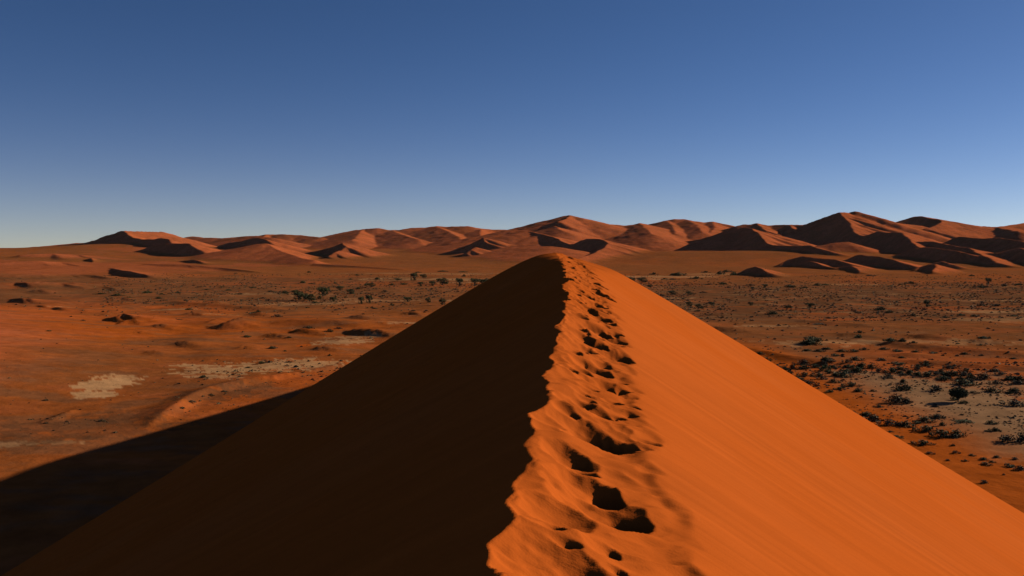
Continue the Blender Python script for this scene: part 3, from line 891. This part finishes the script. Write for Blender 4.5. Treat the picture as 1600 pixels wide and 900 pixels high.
midleft = Z2([(180, 545, 60, 22, D_), (295, 480, 44, 18, D_), (330, 418, 30, 12, D_), (630, 438, 26, 10, D_), (760, 452, 42, 16, D_), (885, 463, 50, 15, D_), (400, 575, 36, 22, D_), (590, 460, 30, 8, D_), (350, 490, 40, 10, Y_), (495, 488, 30, 10, D_), (125, 692, 70, 20, Y_), (12, 668, 40, 24, D_), (460, 783, 52, 22, D_), (205, 828, 40, 12, D_), (372, 608, 52, 14, D_),
    (320, 640, 34, 8, D_), (745, 645, 44, 9, D_), (850, 627, 34, 12, D_), (850, 495, 40, 16, D_), (920, 492, 50, 12, D_), (985, 660, 40, 9, Y_), (1060, 660, 30, 10, Y_), (330, 735, 80, 18, Y_), (510, 737, 50, 14, Y_), (640, 520, 40, 16, D_), (95, 530, 40, 12, Y_), (45, 580, 40, 10, Y_), (500, 655, 30, 8, Y_), (330, 782, 16, 8, D_), (800, 535, 40, 14, Y_), (725, 640, 20, 12, D_), (795, 637, 20, 10, D_), (1010, 420, 50, 8, D_), (1170, 413, 80, 10, D_), (1290, 417, 70, 7, D_), (1300, 440, 26, 18, D_), (1250, 525, 30, 10, Y_), (690, 495, 40, 20, D_), (420, 555, 20, 10, D_), (560, 575, 30, 10, D_), (100, 890, 60, 16, Y_)], 400, 320)
midleft += Z2([(630, 553, 70, 10, D_), (735, 560, 80, 14, D_), (805, 585, 60, 10, D_), (920, 543, 70, 18, D_), (990, 575, 50, 14, D_), (1115, 545, 50, 10, D_), (1010, 555, 40, 10, D_), (1160, 595, 40, 12, Y_), (1290, 528, 40, 8, D_), (1390, 512, 50, 8, D_), (1430, 530, 50, 8, D_), (1500, 555, 50, 12, Y_), (1580, 515, 50, 10, D_), (1180, 650, 60, 14, D_), (515, 720, 30, 8, Y_), (305, 785, 40, 8, D_), (1585, 672, 40, 12, D_), (1540, 820, 60, 16, D_), (1120, 715, 40, 6, Y_), (1475, 427, 26, 6, Y_)], 0, 320)
midleft += [(424 , 545, 9, 5, D_), (445, 549, 6, 3, D_), (408, 568, 12, 5, D_), (318, 590, 12, 5, D_), (388, 575, 10, 3, D_), (452, 566, 10, 3, Y_), (515, 556, 6, 4, D_), (160, 658, 12, 4, Y_), (72, 662, 10, 3, Y_), (330, 618, 12, 4, Y_), (350, 612, 12, 3, Y_), (300, 628, 14, 4, Y_), (285, 638, 12, 3, Y_), (72, 626, 10, 3, Y_)]
n0 = len(placed)
for a in midleft:
    shrub(*a)
n_mid = len(placed)
midright = Z2([(885, 428, 46, 16, D_), (1040, 430, 90, 26, D_), (1010, 424, 50, 16, D_), (1150, 453, 64, 18, D_), (1210, 418, 50, 12, D_), (1300, 422, 56, 26, D_), (1340, 412, 60, 18, D_), (1385, 424, 60, 24, G_), (1310, 488, 56, 18, D_), (1350, 513, 34, 12, Y_), (1230, 495, 40, 8, D_), (1000, 462, 50, 9, D_), (955, 462, 40, 9, D_), (855, 503, 36, 18, D_), (1490, 498, 46, 14, Y_), (1590, 525, 40, 12, Y_), (1090, 500, 40, 9, D_), (1200, 545, 60, 8, Y_), (930, 560, 40, 10, Y_), (1160, 660, 40, 12, D_), (1300, 650, 40, 12, D_), (1010, 660, 40, 10, D_)], 800, 320)
midright += Z2([(130, 505, 80, 22, D_), (310, 495, 60, 20, D_), (355, 497, 50, 12, D_), (230, 515, 50, 12, D_), (890, 484, 60, 18, D_), (1330, 508, 66, 22, D_), (1270, 440, 34, 12, D_), (130, 632, 52, 24, D_), (705, 645, 76, 28, D_), (760, 665, 60, 18, D_), (905, 685, 54, 20, D_), (30, 672, 70, 26, D_), (1330, 620, 40, 20, Y_), (1420, 625, 60, 18, Y_), (265, 840, 130, 36, D_), (570, 796, 54, 22, D_), (765, 842, 74, 26, D_), (842, 843, 54, 28, D_), (912, 858, 36, 15, D_), (1350, 826, 56, 15, D_), (1470, 500, 50, 16, Y_), (1570, 495, 60, 14, D_), (1500, 450, 36, 12, D_), (1110, 700, 40, 14, D_), (560, 670, 40, 12, Y_), (450, 650, 40, 10, D_), (1200, 685, 60, 14, D_), (1290, 690, 50, 16, D_), (980, 650, 40, 12, Y_), (650, 700, 40, 10, D_), (1530, 690, 60, 12, D_), (380, 705, 50, 10, Y_), (110, 748, 30, 8, D_), (770, 505, 40, 8, D_), (830, 495, 40, 8, D_), (640, 440, 60, 10, Y_), (1000, 715, 30, 9, D_), (310, 735, 100, 8, Y_)], 1200, 320)
for a in midright:
    shrub(*a)
n_right = len(placed)

# ---- trees
def tree_mesh(seed, dome):
    r = random.Random(seed)
    segs = [((0, 0, -.1), (.03, .02, .3), .05, .04)]
    blobs = []
    for k in range(9):
        a = k * .8 + r.uniform(-.3, .3)
        d = r.uniform(.2, .5)
        z = r.uniform(.45, .8) if dome else r.uniform(.25, .7)
        tip = (math.cos(a) * d, math.sin(a) * d, z)
        mid = (tip[0] * .45, tip[1] * .45, .28 + (z - .28) * .6)
        segs.append(((.03, .02, .25), mid, .03, .02))
        segs.append((mid, tip, .02, .008))
        blobs.append((tip[0], tip[1], z, r.uniform(.18, .3), r.uniform(.18, .3), r.uniform(.14, .24)))
    blobs.append((r.uniform(-.15, .15), 0, .72, .36, .36, .24))
    for k in range(3):
        a = r.uniform(0, 6.28)
        blobs.append((math.cos(a) * .35, math.sin(a) * .35, .22, .2, .2, .2))
    return segs, blobs
TREES = []
for i in range(4):
    segs, blobs = tree_mesh(400 + i, i % 2 == 0)
    co_, fa_ = leaf_cloud(blobs, 800, .055, 500 + i, .04)
    crown = raw_mesh("crown", co_, fa_, M_LEAF)
    trunk = raw_mesh("trunk", *tube_set(segs), M_BARK)
    TREES.append((trunk, crown))
tree_things = []
def tree(px, v, wpx, hpx, meshes=None):
    pt = ground_point(px, v)
    if in_dune(pt):
        return None
    tr, cr = meshes or random.choice(TREES)
    e = bpy.data.objects.new("acacia_tree", None)
    e.location = (pt[0], pt[1], pt[2])
    k = pt[1] / F
    e.scale = (wpx * k / 1.3, wpx * k / 1.3, hpx * k)
    e.rotation_euler = (0, 0, 0)
    COL.objects.link(e)
    for n, me in (("trunk", tr), ("crown", cr)):
        c = bpy.data.objects.new(n, me)
        c.parent = e
        COL.objects.link(c)
    tree_things.append((e, px, v, wpx, hpx))
    return e
# the lone round tree on the pale flat, with its own denser crown
r_ = random.Random(9)
segs = [((0, 0, -.1), (.01, 0, .2), .035, .028)]
blobs = []
for k in range(14):
    a = k * 2.4
    d = .1 + .34 * (k / 14) ** .6
    z = .66 - .35 * d + r_.uniform(-.08, .14)
    tip = (math.cos(a) * d, math.sin(a) * d, z)
    segs.append(((.01, 0, .14), (tip[0] * .5, tip[1] * .5, .17 + (z - .17) * .5), .02, .014))
    segs.append(((tip[0] * .5, tip[1] * .5, .17 + (z - .17) * .5), tip, .014, .006))
    blobs.append((tip[0], tip[1], z, .2, .2, .2))
for k in range(3):
    blobs.append((0, 0, .6, .58, .58, .36))
co_, fa_ = leaf_cloud(blobs, 5200, .036, 77, .2)
lone = tree(1497, 627.5, 33, 23.5, (raw_mesh("trunk", *tube_set(segs), M_BARK), raw_mesh("crown", co_, fa_, M_LEAF)))
lone["label"] = "lone round crowned dark tree standing on the pale clay flat"
lone["category"] = "tree"
cl = [(242, 548, 66, 34), (265, 570, 90, 56), (305, 575, 70, 50), (335, 580, 90, 50), (415, 545, 80, 64), (440, 540, 60, 44), (480, 590, 62, 34), (525, 520, 54, 28), (590, 542, 56, 38), (655, 598, 52, 52), (705, 590, 56, 56), (718, 500, 66, 28), (985, 450, 64, 56), (1045, 445, 52, 28), (1025, 496, 52, 32), (1098, 492, 56, 34), (1165, 478, 88, 50), (1270, 485, 60, 56), (1365, 485, 70, 54), (1410, 485, 60, 46), (1445, 480, 50, 44), (945, 592, 66, 34), (1075, 596, 42, 38), (1165, 607, 54, 44)]
for a, b, c, d in cl:
    tree(400 + a / 4, 320 + (b + d * .45) / 4, c / 4, d / 4)
cr_ = [(690, 458, 50, 32), (745, 470, 64, 38), (812, 470, 76, 40), (1502, 525, 38, 26), (1580, 508, 42, 28), (1000, 550, 56, 34), (1105, 552, 44, 28), (1105, 620, 46, 38), (1165, 635, 52, 36), (1247, 618, 46, 26), (1490, 618, 44, 26)]
for a, b, c, d in cr_:
    tree(800 + a / 4, 320 + (b + d * .45) / 4, c / 4, d / 4)
for a, b, c, d in [(1375, 480, 44, 50), (260, 630, 66, 38), (990, 618, 46, 52)]:
    tree(1200 + a / 4, 320 + (b + d * .45) / 4, c / 4, d / 4)

# ---- words for each plant: its zone, its row and its place in that row
ORD = ["first", "second", "third", "fourth", "fifth", "sixth", "seventh", "eighth", "ninth", "tenth", "eleventh", "twelfth", "thirteenth", "fourteenth", "fifteenth", "sixteenth", "seventeenth", "eighteenth", "nineteenth", "twentieth", "twenty first", "twenty second", "twenty third", "twenty fourth", "twenty fifth", "twenty sixth", "twenty seventh", "twenty eighth", "twenty ninth", "thirtieth", "thirty first", "thirty second", "thirty third", "thirty fourth", "thirty fifth"]
def name_rows(items, edges, rows, noun, cat, group):
    by = {}
    for it in items:
        k = sum(it[2] > e for e in edges)
        by.setdefault(k, []).append(it)
    for k, l in by.items():
        l.sort(key=lambda t: t[1])
        for i, it in enumerate(l):
            look = noun(it)
            place = "leftmost" if i == 0 else ("rightmost" if i == len(l) - 1 else ORD[i] + " from left")
            it[0]["label"] = f"{look}, {place} {rows[k]}"
            it[0]["category"] = cat
            it[0]["group"] = group
def shrub_look(t):
    s = "tiny" if t[3] < 8 else ("small" if t[3] < 14 else ("medium" if t[3] < 22 else "wide"))
    return s + {'dark': " dark olive bush", 'dry': " brown dry bush", 'green': " greener bush"}[t[5]]
name_rows(placed[:n_front], [539, 553, 572, 581, 590, 604, 632, 655, 680, 710],
          ["on the far sand streaks", "of the row below the sand streaks", "of the row behind the dense thicket", "along the back of the dense thicket", "through the middle of the thicket", "along the front of the thicket",
           "level with the lone tree", "just before the lone tree", "of the clumps nearest the dune", "near the foot of the dune", "on the orange sand at the dune foot"], shrub_look, "bush", "bushes on the pale flat at right")
name_rows(placed[n_front:n_mid], [432, 446, 456, 466, 482, 510, 560, 600],
          ["at the far edge of the left plain", "of the far row on the left plain", "behind the left tree cluster", "beside the left tree cluster", "before the left tree cluster", "among the low orange swells at left", "near the left shaded hollows", "beside the pale pan at left", "above the big dune shadow"], shrub_look, "bush", "bushes on the left plain")
name_rows(placed[n_mid:n_right], [432, 446, 456, 478, 492, 520],
          ["along the far pan at right", "of the far row on the right plain", "behind the brown gravel flat at right", "on the brown gravel flat at right", "near the front of the gravel flat", "before the gravel flat at right", "on the sand below the gravel flat"], shrub_look, "bush", "bushes on the right plain")
def tree_look(t):
    return ("broad" if t[3] > 17 else ("bushy" if t[3] > 13 else "small")) + " dark acacia tree"
name_rows([t for t in tree_things[1:] if t[1] < 800], [449, 466],
          ["of the trees by the far left pan", "of the left plain tree cluster", "of the nearer left plain trees"], tree_look, "tree", "trees on the left plain")
name_rows([t for t in tree_things[1:] if t[1] >= 800], [445, 462],
          ["of the far trees past the right slope", "of the middle right plain trees", "of the gravel flat trees"], tree_look, "tree", "trees on the right plain")

# ---- uncountable low scrub and gravel tufts: one object
def tufts(n):
    px, vv, ww = [], [], []
    r = np.random.default_rng(5)
    while len(px) < n:
        v = 428 + 250 * r.random() ** 1.6
        x = r.uniform(-30, 1640)
        left = x < 800
        if left:
            d = 1.0 * np.exp(-((v - 458) / 22) ** 2) * (x > 160) + .03
            if v > 500:
                d = .02
            if 290 < x < 540 and 562 < v < 598:
                d = .5
            if 255 < x < 400 and 600 < v < 645 or 40 < x < 220 and 650 < v < 700:
                d = .25
        else:
            d = 1.0 if 440 < v < 502 else (.25 if v < 440 else .16)
            if v > 566:
                d = 1.3 if v < 606 else .6
        nn = perm_noise(np.array([x / 60.]), np.array([v / 9.]), 95)[0]
        if r.random() < d * (.55 + 1.5 * nn):
            px.append(x); vv.append(v); ww.append(r.lognormal(0.35, .45))
    return np.array(px), np.array(vv), np.array(ww)
tx, tv, tw = tufts(14000)
c, s_ = math.cos(PITCH), math.sin(PITCH)
upv = -(tv - H / 2) / F
dx_, dy_, dz_ = (tx - W / 2) / F, c + upv * s_, -s_ + upv * c
t_ = -EYE[2] / dz_
gx, gy = dx_ * t_, dy_ * t_
gz = terrain(gx, gy)
t_ = (gz - EYE[2]) / dz_
gx, gy = dx_ * t_, dy_ * t_
gz = terrain(gx, gy)
dz0, _u = dune_height(gx, gy)
ok = (dz0 < gz + .3) | (gy > 600)
gx, gy, gz, tw = gx[ok], gy[ok], gz[ok], tw[ok]
rr = np.random.default_rng(6)
cos_, fcs = [], []
size = np.clip(tw * gy / F * 1.1, .12, 1.6)
k = 7
for j in range(k):
    a = rr.uniform(0, 6.28, len(gx))
    b = a + rr.uniform(1.6, 2.6, len(gx))
    hh = size * rr.uniform(.35, .75, len(gx))
    base = np.stack([gx, gy, gz - .03], -1)
    p1 = base + np.stack([np.cos(a) * size, np.sin(a) * size, hh * .25], -1)
    p2 = base + np.stack([np.cos(b) * size * .8, np.sin(b) * size * .8, hh * .2], -1)
    p3 = base + np.stack([np.cos((a + b) / 2) * size * .3, np.sin((a + b) / 2) * size * .3, hh], -1)
    cos_.append(np.stack([p1, p2, p3], 1).reshape(-1, 3))
cos_ = np.concatenate(cos_)
o = mesh_object("low_scrub", cos_, np.arange(len(cos_)).reshape(-1, 3), M_DRY, False, "stuff", "sparse low scrub and tufts dotted over the plain")

# ------------------------------------------------------------------ thin dry haze over the whole plain
bx = np.array([[x, y, z] for z in (-12.0, 420.0) for x, y in ((-26000, -26000), (26000, -26000), (26000, 26000), (-26000, 26000))])
bf = np.array([[3, 2, 1, 0], [4, 5, 6, 7], [0, 1, 5, 4], [1, 2, 6, 5], [2, 3, 7, 6], [3, 0, 4, 7]])
hm = bpy.data.materials.new("haze")
hm.use_nodes = True
hn = hm.node_tree
hn.nodes.clear()
ho = hn.nodes.new("ShaderNodeOutputMaterial")
hv = hn.nodes.new("ShaderNodeVolumePrincipled")
hv.inputs["Color"].default_value = (.72, .84, 1.0, 1)
hv.inputs["Density"].default_value = 2.2e-6
hn.links.new(hv.outputs[0], ho.inputs["Volume"])
mesh_object("haze", bx, bf, hm, False, "stuff", "thin dry haze over the far dunes")
